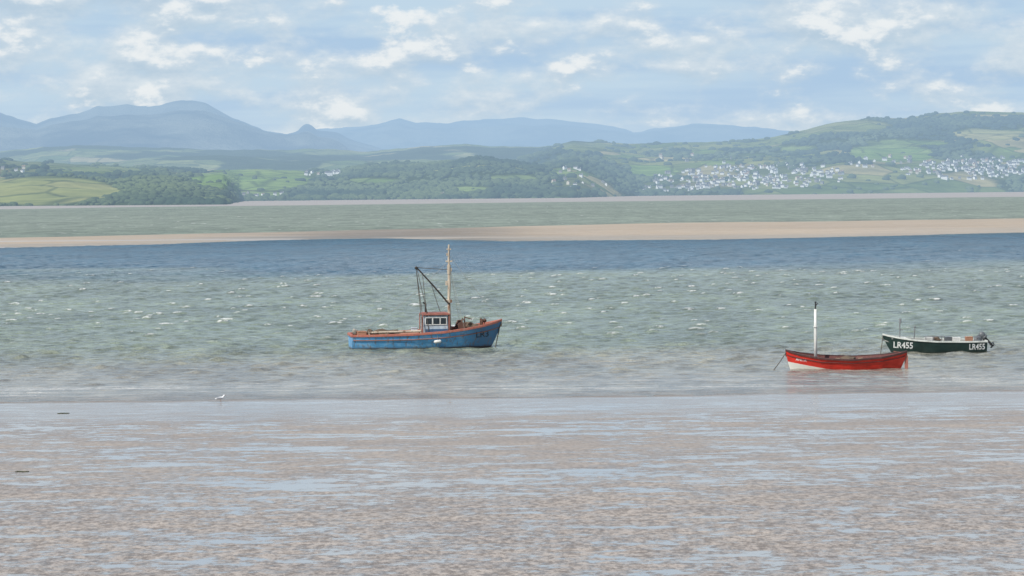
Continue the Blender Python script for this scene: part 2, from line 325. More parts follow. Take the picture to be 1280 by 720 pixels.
# ------------------------------------------------ woodland (far-off woods that read as one mass)
bm=bmesh.new(); bmesh.ops.create_icosphere(bm,subdivisions=2,radius=1); ICO=np.array([v.co[:] for v in bm.verts]); ICF=np.array([[v.index for v in f.verts] for f in bm.faces]); bm.free()
tm=NT("woodland_foliage"); Pp=tm.pos()
gn=tm.noise(tm.scale(Pp,(.35,.35,.35)),1.,3.,.7)
cc=tm.mix(tm.attr("tint"),(.032,.056,.034),(.105,.138,.060)); cc=tm.mix(1.,cc,tm.mix(tm.mapr(gn,.3,.7),(.72,.75,.77),(1.22,1.2,1.15)),'MULTIPLY')
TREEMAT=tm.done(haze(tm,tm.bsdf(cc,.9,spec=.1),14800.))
def wood(P,nr,nc,count,rad,opn,seed,town=.12,clearing=.02):
    G=P.reshape(nr,nc,3); r=np.random.default_rng(seed)
    n=count*3
    a=r.random(n)*(nr-32); b=r.random(n)*(nc-2); i=a.astype(int); j=b.astype(int); fa=(a-i)[:,None]; fb=(b-j)[:,None]
    Q=(G[i,j]*(1-fa)+G[i+1,j]*fa)*(1-fb)+(G[i,j+1]*(1-fa)+G[i+1,j+1]*fa)*fb
    px,py=project(Q)
    op=sst(opn-.03,opn+.03,fbm(Q[:,0]/320.,Q[:,1]/700.,seed+20,4))
    jx=(fbm(Q[:,0]/90.,Q[:,1]/200.,seed+33,3)-.5)
    keep=1-op*.96
    for e in TOWN: keep=keep*(1-inell(px,py,e,.3)*(1-town))
    for e in CLEAR: keep=keep*(1-inell(px+jx*26,py+jx*5,(e[0],e[1],e[2],e[3]+1.5),.12)*(1-clearing))
    ok=(r.random(n)<keep)&(px>-70)&(px<1350)&(py<262)
    Q=Q[ok][:count]; m=len(Q)
    R=rad*(.5+1.0*r.random(m)**1.4)
    sc=np.stack([R*(.9+.8*r.random(m)),R*(.9+.8*r.random(m)),R*(.6+.4*r.random(m))],-1)
    V=ICO[None]*(1+.35*(r.random((m,len(ICO),1))-.5))*sc[:,None,:]+Q[:,None,:]+np.array([0,0,1])*(sc[:,None,2:3]*.35)
    Fc=(ICF[None]+(np.arange(m)*len(ICO))[:,None,None]).reshape(-1,3)
    tint=np.clip((fbm(Q[:,0]/160,Q[:,1]/340,seed+3,4)-.5)*2.6+.42+.22*(r.random(m)-.5),0,1)
    me=bpy.data.meshes.new("woodland"); V=V.reshape(-1,3); me.vertices.add(len(V)); me.vertices.foreach_set("co",V.astype(np.float32).ravel())
    me.loops.add(len(Fc)*3); me.loops.foreach_set("vertex_index",Fc.astype(np.int32).ravel()); me.polygons.add(len(Fc)); me.polygons.foreach_set("loop_start",np.arange(0,len(Fc)*3,3,dtype=np.int32))
    me.polygons.foreach_set("use_smooth",np.ones(len(Fc),dtype=bool)); me.update(calc_edges=True)
    at=me.attributes.new("tint",'FLOAT','POINT'); at.data.foreach_set("value",np.repeat(tint,len(ICO)).astype(np.float32))
    me.materials.append(TREEMAT)
    ob=bpy.data.objects.new("woodland",me); COL.objects.link(ob); ob["kind"]="stuff"; ob["label"]="dark green broadleaf woodland covering the coastal hillside"; ob["category"]="woodland"
wood(PD,130,520,9500,5.6,.54,104)
wood(PE,130,520,10500,4.2,.61,105)
wood(PF,130,520,4600,3.0,.75,106,clearing=0.)
# ------------------------------------------------ part builder
class MB:
    def __init__(s): s.v=[]; s.f=[]; s.mi=[]
    def add(s,vs,fs,m=0):
        o=len(s.v); s.v+= [tuple(x) for x in vs]; s.f+=[tuple(i+o for i in f) for f in fs]; s.mi+=[m]*len(fs)
    def box(s,c,d,m=0,rot=None,taper=1.):
        vs=[]
        for zz in(-.5,.5):
            k=taper if zz>0 else 1
            for a,b in((-.5,-.5),(.5,-.5),(.5,.5),(-.5,.5)):
                p=Vector((a*d[0]*k,b*d[1]*k,zz*d[2]))
                if rot: p=rot@p
                vs.append(p+Vector(c))
        s.add(vs,[(3,2,1,0),(4,5,6,7),(0,1,5,4),(1,2,6,5),(2,3,7,6),(3,0,4,7)],m)
    def tube(s,pts,r,n=10,m=0,cap=True):
        pts=[Vector(p) for p in pts]; rs=r if isinstance(r,(list,tuple)) else [r]*len(pts); vs=[];fs=[]
        for i,p in enumerate(pts):
            d=(pts[min(i+1,len(pts)-1)]-pts[max(i-1,0)]).normalized()
            a=d.orthogonal().normalized() if i==0 else (a-d*a.dot(d)).normalized(); b=d.cross(a)
            for k in range(n):
                th=2*math.pi*k/n; vs.append(p+(a*math.cos(th)+b*math.sin(th))*rs[i])
        for i in range(len(pts)-1):
            for k in range(n): fs.append((i*n+k,i*n+(k+1)%n,(i+1)*n+(k+1)%n,(i+1)*n+k))
        if cap: fs.append(tuple(range(n))[::-1]); fs.append(tuple((len(pts)-1)*n+k for k in range(n)))
        s.add(vs,fs,m)
    def blob(s,c,d,seed=0,rough=.15,m=0,sub=2):
        bm=bmesh.new(); bmesh.ops.create_icosphere(bm,subdivisions=sub,radius=1); rr=random.Random(seed)
        vs=[Vector((v.co.x*d[0],v.co.y*d[1],v.co.z*d[2]))*(1+rough*(rr.random()*2-1))+Vector(c) for v in bm.verts]
        s.add(vs,[tuple(v.index for v in f.verts) for f in bm.faces],m); bm.free()
    def obj(s,name,mats,parent=None,smooth=False,bevel=0,label=None):
        me=bpy.data.meshes.new(name); me.from_pydata([tuple(v) for v in s.v],[],s.f)
        for mm in (mats if isinstance(mats,list) else [mats]): me.materials.append(mm)
        me.polygons.foreach_set("material_index",s.mi)
        if smooth: me.polygons.foreach_set("use_smooth",[True]*len(s.f))
        me.update(); ob=bpy.data.objects.new(name,me); COL.objects.link(ob)
        if parent: ob.parent=parent
        if bevel:
            b=ob.modifiers.new("bevel",'BEVEL'); b.width=bevel; b.segments=2; b.limit_method='ANGLE'
        if label: ob["label"]=label
        return ob
def sag(a,b,k=.1,n=8):
    a=Vector(a);b=Vector(b); return [a.lerp(b,i/n)-Vector((0,0,k*4*(i/n)*(1-i/n))) for i in range(n+1)]
def paint(name,col,rough=.5,wear=.4,wearcol=(.20,.12,.08),sc=4.,metal=0.):
    t=NT(name); O=t.obj()
    n=t.noise(t.scale(O,(sc,sc,sc*.5)),1.,7.,.65); n2=t.noise(t.scale(O,(sc*3,sc*3,sc*.8)),1.,5.,.6)
    c=t.mix(t.mapr(n,.3,.7),tuple(x*.82 for x in col),tuple(min(1,x*1.15) for x in col))
    c=t.mix(t.math('MULTIPLY',t.mapr(n2,.54,.66),wear),c,wearcol)
    return t.done(t.bsdf(c,rough,t.bump(n2,.15,.02),metal=metal))
def hullpaint(name,top,bot,zl,slope=0.,stain=(.16,.13,.10),stainamt=.5,bowdark=None,rough=.42,patch=None):
    t=NT(name); O=t.obj(); sx=t.n('ShaderNodeSeparateXYZ'); t.l(O,sx.inputs[0]); x,zz=sx.outputs[0],sx.outputs[2]
    n=t.noise(t.scale(O,(1.6,1.6,5)),1.,6.,.6); st=t.noise(t.scale(O,(7,7,.8)),1.,5.,.6)
    line_=t.math('ADD',t.math('SUBTRACT',zz,t.math('MULTIPLY',x,slope)),t.math('MULTIPLY',t.math('SUBTRACT',n,.5),.05))
    c=t.mix(t.mapr(n,.3,.7),tuple(v*.80 for v in top),tuple(min(1,v*1.18) for v in top))
    if patch: c=t.mix(t.math('MULTIPLY',t.mapr(n,.52,.62),.6),c,patch)
    if bowdark: c=t.mix(t.mapr(t.math('ADD',x,t.math('MULTIPLY',n,1.)),bowdark[0],bowdark[1]),c,bowdark[2])
    c=t.mix(t.math('MULTIPLY',t.mapr(st,.50,.64),stainamt),c,stain)
    c=t.mix(t.mapr(line_,zl-.01,zl+.01,1,0),c,bot)
    c=t.mix(t.math('MULTIPLY',t.mapr(line_,zl+.0,zl+.16,1,0),t.mapr(n,.35,.6,.2,.7)),c,tuple(v*.6 for v in stain)) if slope==0 else c
    return t.done(t.bsdf(c,rough,t.bump(n,.25,.04)))
def boat(name,px,py,yaw,label,category,heel=0.):
    P=ground(px,py); e=bpy.data.objects.new(name,None); e.empty_display_size=1; COL.objects.link(e); e.location=(P[0],P[1],0); e.rotation_euler=(math.radians(heel),0,yaw)
    e["label"]=label; e["category"]=category; return e
def hull_parts(par,L,st,rake,deckdrop,mh,mr,md,srake=0.,rw=.13,rh=.10,NS=44,NV=12,planks=True):
    st=np.array(st,float)
    def P(s,v,side=1,inset=0.):
        b,zs,zk,e=[np.interp(s,st[:,0],st[:,k]) for k in (1,2,3,4)]
        x=-L/2+L*s
        x-=rake*(1-v)**1.3*max(0,(s-.6)/.4)**2
        x+=srake*(1-v)**1.3*max(0,(.4-s)/.4)**2
        y=max(0.012,b*(v**e)-inset)*side
        return (x,y,zk+(zs-zk)*v)
    b=MB(); ss=[.5-.5*math.cos(math.pi*i/NS)*(1) for i in range(NS+1)]
    vs=[];fs=[]
    vv=[-j/NV for j in range(NV,0,-1)]+[j/NV for j in range(0,NV+1)]
    W=len(vv)
    for s_ in ss:
        for v in vv:
            vs.append(P(s_,abs(v),-1 if v<0 else 1) if v!=0 else (P(s_,0)[0],0,P(s_,0)[2]))
    for i in range(NS):
        for j in range(W-1): a=i*W+j; fs.append((a,a+1,a+W+1,a+W))
    b.add(vs,fs)
    hull=b.obj("hull",mh,par,smooth=True)
    if st[0][1]>.15:
        bt=MB(); bt.add([vs[j] for j in range(W)],[tuple(range(W))]); bt.obj("transom",mh,par)
    # bulwark inside and deck
    d=MB(); vs=[];fs=[]; th=.07
    for s_ in ss:
        zs=np.interp(s_,st[:,0],st[:,2]); zk=np.interp(s_,st[:,0],st[:,3]); vd=1-deckdrop/(zs-zk)
        a=P(s_,1,1,th); c_=P(s_,vd,1,th)
        row=[(a[0],-a[1],a[2]),(a[0],-c_[1],c_[2]),(a[0],-c_[1]*.4,c_[2]+.03),(a[0],c_[1]*.4,c_[2]+.03),(a[0],c_[1],c_[2]),(a[0],a[1],a[2])]
        vs+=row
    for i in range(NS):
        for j in range(5): a=i*6+j; fs.append((a,a+1,a+7,a+6))
    d.add(vs,fs); d.obj("deck",md,par)
    # rail
    r=MB()
    for side in(-1,1):
        vs=[];fs=[]
        for s_ in ss:
            x,y,z0=P(s_,1,side); o=y+side*.03; i_=side*max(abs(y)-rw+.03,0.0)
            vs+=[(x,o,z0-rh*.5),(x,o,z0+rh*.5),(x,i_,z0+rh*.5),(x,i_,z0-rh*.5)]
        for i in range(NS):
            for j in range(4): fs.append((i*4+j,i*4+(j+1)%4,i*4+4+(j+1)%4,i*4+4+j))
        fs.append((0,1,2,3)); fs.append((NS*4+3,NS*4+2,NS*4+1,NS*4))
        r.add(vs,fs)
    if st[0][1]>.15: r.box((-L/2,0,st[0][2]),(rw,2*st[0][1]-.2,rh*.96))
    r.obj("gunwale",mr,par,bevel=.015)
    return hull,P
def drape_text(txt,par,hull,wx,wz,hgt,wid,mat,shear=0.,name="registration_number",label=None,off=.012):
    bpy.context.view_layer.update()
    cu=bpy.data.curves.new("txt",'FONT'); cu.body=txt; cu.size=1; cu.resolution_u=3; cu.offset=off
    to=bpy.data.objects.new("txt",cu); COL.objects.link(to); dg=bpy.context.evaluated_depsgraph_get(); me=bpy.data.meshes.new_from_object(to.evaluated_get(dg))
    bpy.data.objects.remove(to)
    bm=bmesh.new(); bm.from_mesh(me); bmesh.ops.triangulate(bm,faces=bm.faces)
    xs=[v.co.x for v in bm.verts]; y_=[v.co.y for v in bm.verts]; x0,x1,y0,y1=min(xs),max(xs),min(y_),max(y_)
    bmesh.ops.subdivide_edges(bm,edges=[e for e in bm.edges if e.calc_length()>.25],cuts=2); bmesh.ops.triangulate(bm,faces=bm.faces)
    mw=hull.matrix_world; bv=BVHTree.FromPolygons([mw@v.co for v in hull.data.vertices],[tuple(p.vertices) for p in hull.data.polygons])
    inv=par.matrix_world.inverted(); py0=par.location.y
    for v in bm.verts:
        fx=(v.co.x-x0)/(x1-x0); fz=(v.co.y-y0)/(y1-y0)
        X_=wx+fx*wid; Z_=wz+fz*hgt+shear*fx
        hit=bv.ray_cast(Vector((X_,py0-20,Z_)),Vector((0,1,0)))
        Yv=hit[0].y-.012 if hit[0] else py0-1
        v.co=inv@Vector((X_,Yv,Z_))
    bm.to_mesh(me); bm.free(); me.materials.clear(); me.materials.append(mat)
    ob=bpy.data.objects.new(name,me); COL.objects.link(ob); ob.parent=par
    if label: ob["label"]=label
    return ob
# materials
WHITE=paint("white_paint",(.75,.74,.70),.45,.25,(.45,.38,.3)); BLACK=paint("black_paint",(.02,.02,.022),.5,.2,(.08,.08,.08)); LETTER=paint("white_lettering",(.88,.88,.86),.5,0.)
RAILRED=paint("faded_red_paint",(.46,.15,.105),.65,.75,(.36,.26,.22)); DECK=paint("deck_timber",(.28,.19,.12),.8,.4,(.12,.08,.05))
RUST=paint("rusty_steel",(.13,.065,.045),.8,.5,(.05,.04,.03)); ROPE=paint("rope",(.10,.09,.075),.9,.3); ROPEL=paint("pale_rope",(.30,.28,.24),.9,.3)
GLASS=paint("dark_glass",(.03,.04,.05),.12,0.); ORANGE=paint("orange_paint",(.42,.21,.13),.7,.6); WHB=paint("pale_blue_paint",(.46,.52,.57),.5,.6,(.22,.14,.10))
BLUEP=paint("dark_blue_paint",(.06,.12,.22),.5,.4); BROWNRED=paint("red_brown_trim",(.34,.13,.10),.6,.6)
MASTC=paint("weathered_mast",(.54,.45,.35),.7,1.,(.19,.11,.07),1.8); STEEL=paint("galvanised_steel",(.20,.21,.22),.5,.3); NET=paint("fishing_net",(.14,.10,.07),.95,.5,(.05,.045,.04),9.)
GREY=paint("grey_plastic",(.13,.14,.15),.4,.2); BOOMC=paint("dark_boom",(.045,.04,.035),.6,.5,(.14,.08,.05)); DARKL=paint("faded_dark_lettering",(.02,.03,.05),.6,.6,(.06,.12,.2))
# ---------------- blue fishing boat
fb=boat("fishing_boat",533,435.0,math.radians(9),"weathered blue fishing boat with red gunwale moored in shallow water","fishing boat",heel=2.5)
mh=hullpaint("blue_hull_paint",(.12,.39,.70),(.04,.05,.07),.10,stainamt=.6,bowdark=(2.4,4.2,(.07,.19,.36)),patch=(.30,.46,.60),stain=(.20,.12,.08))
st=[(0,1.15,.95,-.55,.28),(.15,1.35,.96,-.6,.28),(.4,1.55,1.02,-.7,.30),(.6,1.5,1.14,-.7,.36),(.75,1.2,1.30,-.65,.5),(.88,.75,1.50,-.6,.7),(.96,.30,1.68,-.55,.85),(1,.02,1.80,-.5,1)]
hull,HP=hull_parts(fb,10.15,st,1.0,.42,mh,RAILRED,DECK,rw=.16,rh=.15)
b=MB()
for side in(-1,1):   # rubbing strake follows the sheer
    pts=[]
    for i in range(31):
        p=HP(i/30*.985+.005,.80,side); pts.append((p[0],p[1]+side*.02,p[2]))
    b.tube(pts,.035,6)
b.obj("rubbing_strake",paint("strake_paint",(.28,.13,.10),.6,.5),fb)
DX=-.22
b=MB(); b.box((.78+DX,0,1.45),(1.66,1.35,1.50),taper=.95); wh=b.obj("wheelhouse",[WHB],fb,bevel=.03)
b=MB(); b.box((.80+DX,0,2.27),(1.86,1.56,.09)); b.box((.80+DX,0,2.335),(1.6,1.25,.05)); b.obj("wheelhouse_roof",BROWNRED,wh,bevel=.02)
for (cx,wd) in((.30,.40),(.80,.42),(1.27,.36)):
    cx+=DX
    for sy in(-1,1):
        b=MB(); b.box((cx,sy*.672,1.83),(wd,.03,.40)); wn=b.obj("window",GLASS,wh)
        f=MB()
        for dz in(-.23,.23): f.box((cx,sy*.675,1.83+dz),(wd+.1,.05,.045))
        for dx in(-.5,.5): f.box((cx+dx*(wd+.05),sy*.675,1.83),(.045,.046,.40))
        f.obj("window_frame",WHITE,wn)
for cy in(-.33,.33):
    b=MB(); b.box((1.60+DX,cy,1.85),(.03,.42,.36)); b.obj("window",GLASS,wh)
b=MB(); b.box((.8+DX,-.70,1.16),(1.5,.03,.30)); b.obj("side_panel",BLUEP,wh,bevel=.008)
b=MB(); b.box((-.04+DX,.1,1.42),(.04,.55,1.25)); b.obj("door",BROWNRED,wh,label="red-brown wheelhouse door")
for cx in(-.12+DX,1.66+DX):
    for cy in(-.70,.70):
        b=MB(); b.tube([(cx,cy,.75),(cx,cy,2.24)],.04,8); b.obj("roof_post",BROWNRED,wh)
MX=1.53
b=MB(); b.tube([(MX+.03,0,.6),(MX+.02,0,1.9),(MX-.01,0,3.2),(MX+.02,0,4.2),(MX,0,5.2),(MX-.01,0,6.0),(MX-.01,0,6.75)],[.115,.11,.095,.105,.08,.07,.05],14); b.tube([(MX,0,4.9),(MX,0,5.5)],.12,12); b.box((MX,0,5.75),(.44,.10,.10)); b.box((MX,0,6.55),(.28,.12,.08)); b.tube([(MX,0,6.7),(MX,0,6.86)],.055,8); b.box((MX,0,3.1),(.36,.30,.20)); b.box((MX-.14,0,4.3),(.18,.16,.30)); b.box((MX+.12,0,5.2),(.14,.12,.22)); b.box((MX-.1,0,6.2),(.14,.12,.16))
mast=b.obj("mast",MASTC,fb,smooth=False)
b=MB(); b.tube([(MX-.05,-.14,2.95),(.45,-.25,4.15),(-.72,-.4,5.42)],[.06,.055,.045],10); b.blob((-.72,-.4,5.36),(.11,.08,.13),2,.1,sub=1); b.obj("boom",BOOMC,fb)
for k,(a,c_,s_) in enumerate([((-.72,-.4,5.4),(MX,0,5.2),.02),((-.72,-.4,5.3),(-.35,-.5,2.45),.02),((-.66,-.4,5.3),(0,-.55,2.35),.03),((-.3,-.36,5.0),(.05,-.75,1.2),.05),((.3,-.28,4.3),(.9,-.3,2.4),.05),((-.72,-.4,5.3),(-.35,-.9,1.25),.12),((MX,0,6.2),(4.9,0,1.95),.12),((MX,0,5.6),(2.5,1.3,1.2),.02),((MX,0,5.6),(2.4,-1.3,1.2),.02),((MX,0,5.8),(-4.5,0,1.1),.35)]):
    b=MB(); b.tube(sag(a,c_,s_),.022 if k<6 else .010,5); b.obj("rigging_rope",ROPE if k<6 else ROPEL,fb)
b=MB(); b.tube(sag((5.0,-.02,1.72),(4.55,-.25,-.15),.05),.035,6); b.obj("mooring_rope",ROPE,fb)
b=MB()
b.box((2.3,0,1.1),(.5,1.0,.35)); b.tube([(2.3,-.6,1.47),(2.3,.6,1.47)],.17,12); b.tube([(2.3,-.62,1.47),(2.3,-.52,1.47)],.27,12); b.tube([(2.3,.52,1.47),(2.3,.62,1.47)],.27,12); b.tube([(2.15,-.3,1.1),(2.4,-.3,1.98)],.05,8); b.tube([(1.85,-.2,1.3),(2.15,.2,1.78),(2.55,.2,1.83)],.05,6); b.obj("winch",RUST,fb)
b=MB(); b.blob((2.85,.1,1.38),(.36,.45,.30),5,.3); b.blob((3.25,-.2,1.34),(.28,.3,.22),6,.3); b.obj("net_pile",NET,fb)
b=MB(); b.tube([(3.7,-.3,1.2),(3.7,-.3,1.9)],.07,8); b.tube([(3.7,.3,1.2),(3.7,.3,1.9)],.07,8); b.tube([(3.7,-.42,1.74),(3.7,.42,1.74)],.05,8); b.blob((3.9,-.1,1.78),(.16,.14,.16),9,.15,sub=1); b.obj("mooring_bitts",RUST,fb)
b=MB(); b.tube([(2.6,.3,1.2),(2.62,.3,2.05)],.04,6); b.tube([(2.62,.3,2.0),(3.1,.25,1.85)],.035,6); b.obj("davit",RUST,fb)
b=MB(); b.box((-1.3,0,.76),(1.5,1.3,.42)); b.box((-1.3,0,1.0),(1.6,1.4,.06)); b.obj("fish_hatch",ORANGE,fb,bevel=.02)
b=MB(); b.tube([(-3.9,-.75,1.13),(-.5,-.95,1.20)],.07,8); b.tube([(-3.9,-.75,.7),(-3.9,-.75,1.2)],.05,8); b.tube([(-.5,-.95,.7),(-.5,-.95,1.3)],.05,8); b.obj("trawl_beam",MASTC,fb)
b=MB(); b.blob((-2.9,.1,1.0),(.7,.6,.30),12,.3); b.blob((-2.3,-.4,.98),(.5,.4,.29),13,.3); b.obj("net_pile",NET,fb)
b=MB(); b.box((-4.35,-.2,1.0),(.55,.55,.36)); b.box((-4.35,-.2,1.185),(.60,.60,.04)); b.obj("fish_box",ORANGE,fb,bevel=.02)
b=MB(); b.box((-.75,.4,1.15),(.40,.40,.34)); b.box((-.75,.4,1.33),(.45,.45,.04)); b.obj("fish_box",WHB,fb,bevel=.02)
b=MB(); b.blob((-4.75,.2,1.14),(.18,.25,.20),3,.2); b.obj("coiled_rope",ROPEL,fb)
b=MB(); b.blob((-3.75,.2,1.08),(.22,.25,.24),8,.2); b.obj("coiled_rope",NET,fb)
p=HP(.55,.75,-1)
b=MB(); b.tube([(.30,p[1]-.12,.50),(.34,p[1]-.17,.52),(.72,p[1]-.17,.56),(.78,p[1]-.14,.57)],[.03,.11,.11,.03],10); b.obj("fender",WHITE,fb,smooth=True,label="white fender hung over the hull side")
b=MB(); b.tube([(.54,p[1]-.15,.62),(.54,p[1]-.06,1.15)],.015,5); b.obj("fender_rope",ROPEL,fb)
b=MB(); b.tube([(.0,.35,2.35),(.0,.35,2.95)],.06,8); b.tube([(.0,.35,2.9),(-.18,.35,3.02)],.05,8); b.obj("exhaust_pipe",BLACK,fb)
bpy.context.view_layer.update()
X0=fb.location.x
drape_text("LR3",fb,hull,X0+3.32,.66,.40,.82,DARKL,shear=.05)
# ---------------- red boat
rb=boat("open_boat",1058,461,math.radians(180-6),"red wooden open boat with short white mast, moored in the shallows","boat",heel=-4)
mh=hullpaint("red_hull_paint",(.62,.035,.022),(.72,.70,.64),-.10,slope=.16,stainamt=.15,stain=(.25,.03,.02),rough=.35)
st=[(0,.05,.98,-.25,.8),(.05,.32,.89,-.35,.6),(.2,.80,.72,-.45,.42),(.45,1.02,.60,-.45,.35),(.7,.85,.68,-.45,.42),(.88,.45,.87,-.4,.65),(.96,.18,1.0,-.35,.85),(1,.02,1.10,-.3,1)]
hull,HP=hull_parts(rb,6.95,st,.35,.36,mh,paint("dark_brown_rail",(.07,.028,.025),.5,.3,(.2,.13,.1)),paint("dark_red_deck",(.13,.04,.035),.7,.4),srake=.5,rw=.10,rh=.11)
b=MB()
for side in(-1,1):
    b.tube([(HP(i/30*.98+.01,.82,side)[0],HP(i/30*.98+.01,.82,side)[1]+side*.015,HP(i/30*.98+.01,.82,side)[2]) for i in range(31)],.028,6)
b.obj("rubbing_strake",paint("strake_dark",(.10,.015,.012),.6,.2),rb)
b=MB(); b.tube([(1.75,0,.1),(1.75,0,2.0),(1.74,0,3.45)],[.095,.09,.07],12); b.tube([(1.75,0,2.4),(1.75,0,2.46)],.12,12); m_=b.obj("mast",WHITE,rb,smooth=True)
b=MB(); b.tube([(1.74,0,3.45),(1.73,0,3.82)],[.045,.035],8); b.tube([(1.74,0,3.62),(1.60,0,3.80)],.03,6); b.blob((1.72,0,3.84),(.08,.07,.06),4,.2,sub=1); b.obj("mast_fitting",BLACK,m_)
for cx,wd in((.5,.9),(-.8,.98),(-2.0,.75)):
    b=MB(); b.box((cx,0,.52),(.26,wd*1.75,.05)); b.obj("thwart",DECK,rb,bevel=.01)
b=MB(); b.box((2.55,0,.74),(.7,.45,.08),taper=.8); b.obj("foredeck",RAILRED,rb,bevel=.01)
b=MB(); b.tube(sag((3.42,0,1.0),(4.25,.9,-.1),.05),.026,6); b.obj("mooring_rope",ROPE,rb)
b=MB(); b.box((-3.42,0,.25),(.20,.05,1.0)); b.tube([(-3.40,0,.85),(-2.7,.1,1.0)],.025,6); b.obj("rudder",BROWNRED,rb,bevel=.01)
b=MB(); b.blob((-.1,.1,.55),(.4,.4,.22),22,.25); b.obj("net_pile",NET,rb)
bpy.context.view_layer.update()
drape_text("ANITA",rb,hull,rb.location.x-2.90,.50,.16,.60,LETTER,shear=-.07,name="boat_name",off=.01)
# ---------------- dark boat with LR455
gb=boat("motor_boat",1167,440.5,math.radians(180+5),"dark green open motor boat with white gunwale, registration LR455 and outboard","boat",heel=-3)
mh=hullpaint("dark_green_hull_paint",(.018,.045,.042),(.05,.06,.05),.02,stainamt=.15,stain=(.06,.08,.07),rough=.35)
st=[(0,.85,.72,-.3,.22),(.2,.98,.72,-.35,.24),(.5,1.05,.76,-.4,.28),(.7,.92,.85,-.4,.38),(.85,.62,.98,-.35,.55),(.95,.27,1.10,-.3,.8),(1,.02,1.18,-.25,1)]
hull,HP=hull_parts(gb,6.5,st,.75,.40,mh,paint("white_rail",(.62,.64,.60),.5,.3,(.3,.3,.25)),paint("grey_deck",(.30,.31,.29),.7,.4),rw=.11,rh=.10)
b=MB(); b.box((2.2,0,.94),(1.1,.8,.06),taper=.75); b.obj("foredeck",WHITE,gb,bevel=.01)
for cx in(.9,-.4,-1.7):
    b=MB(); b.box((cx,0,.62),(.28,1.75,.06)); b.obj("thwart",DECK,gb,bevel=.01)
b=MB(); b.tube([(2.15,0,.9),(2.15,0,2.05)],.035,6); b.tube([(2.12,0,1.85),(2.12,0,2.16)],.07,6); b.tube([(1.95,0,1.45),(2.15,0,1.45)],.03,5); b.obj("aerial",STEEL,gb)
b=MB(); b.tube([(1.3,.3,.9),(1.25,.3,1.65)],.035,6); b.blob((1.25,.3,1.65),(.08,.08,.07),3,.1,sub=1); b.obj("rod_holder",STEEL,gb)
b=MB()
for dx in(0,.5,1.0): b.tube([(.6-dx,.55,.7),(.6-dx,.55,1.05)],.025,6)
b.tube([(.7,.55,1.05),(-.6,.55,1.05)],.025,6); b.obj("handrail",STEEL,gb)
for i,(cx,cy,col) in enumerate(((.35,.2,WHITE),(-.9,.1,GREY),(-1.35,.45,WHITE),(-2.2,.2,ORANGE))):
    b=MB(); b.box((cx,cy,.82),(.42,.36,.26),taper=1.1); b.box((cx,cy,.965),(.48,.42,.035)); b.obj("fish_box",col,gb,bevel=.02)
b=MB(); b.blob((-.1,-.2,.80),(.4,.4,.2),31,.25); b.obj("net_pile",NET,gb)
b=MB(); b.blob((-2.75,.3,.84),(.26,.3,.24),33,.2); b.obj("fuel_tank",GREY,gb)
om=bpy.data.objects.new("outboard_motor",None); COL.objects.link(om); om.parent=gb; om.location=(-3.28,0,.86); om.rotation_euler=(0,math.radians(42),0); om.scale=(.86,.86,.86)
b=MB(); b.blob((.02,0,.32),(.26,.19,.28),2,.03,sub=2); b.box((0,0,.10),(.40,.30,.14)); b.obj("engine_cover",GREY,om,smooth=True)
b=MB(); b.box((-.02,0,-.30),(.16,.12,.75)); b.box((-.08,0,-.62),(.36,.26,.03)); b.tube([(-.16,0,-.80),(.18,0,-.80)],[.04,.06],10); b.box((-.02,0,-.72),(.14,.07,.25)); b.obj("outboard_leg",BLACK,om,bevel=.01)
b=MB()
for k in range(3):
    a=k*2.094; rr=Matrix.Rotation(a,3,'X')@Matrix.Rotation(.5,3,'Z'); b.box(Matrix.Rotation(a,3,'X')@Vector((-.19,0,.09)),(.02,.09,.14),rot=rr)
b2=MB(); b2.v=[(v[0],v[1],v[2]-.80) for v in b.v]; b2.f=b.f; b2.mi=b.mi; b2.obj("propeller",STEEL,om)
b=MB(); b.box((.14,0,-.08),(.12,.30,.34)); b.tube([(.1,0,.1),(.75,.1,.28)],.03,8); b.obj("tiller",BLACK,om)
b=MB(); b.tube(sag((3.22,0,1.1),(3.55,.9,-.1),.05),.025,6); b.obj("mooring_rope",ROPE,gb)
bpy.context.view_layer.update()
gx=gb.location.x
drape_text("LR455",gb,hull,gx-2.56,.33,.40,1.18,LETTER,shear=-.06,off=.02)
drape_text("LR455",gb,hull,gx+2.16,.17,.38,1.0,LETTER,shear=-.0,off=.02)
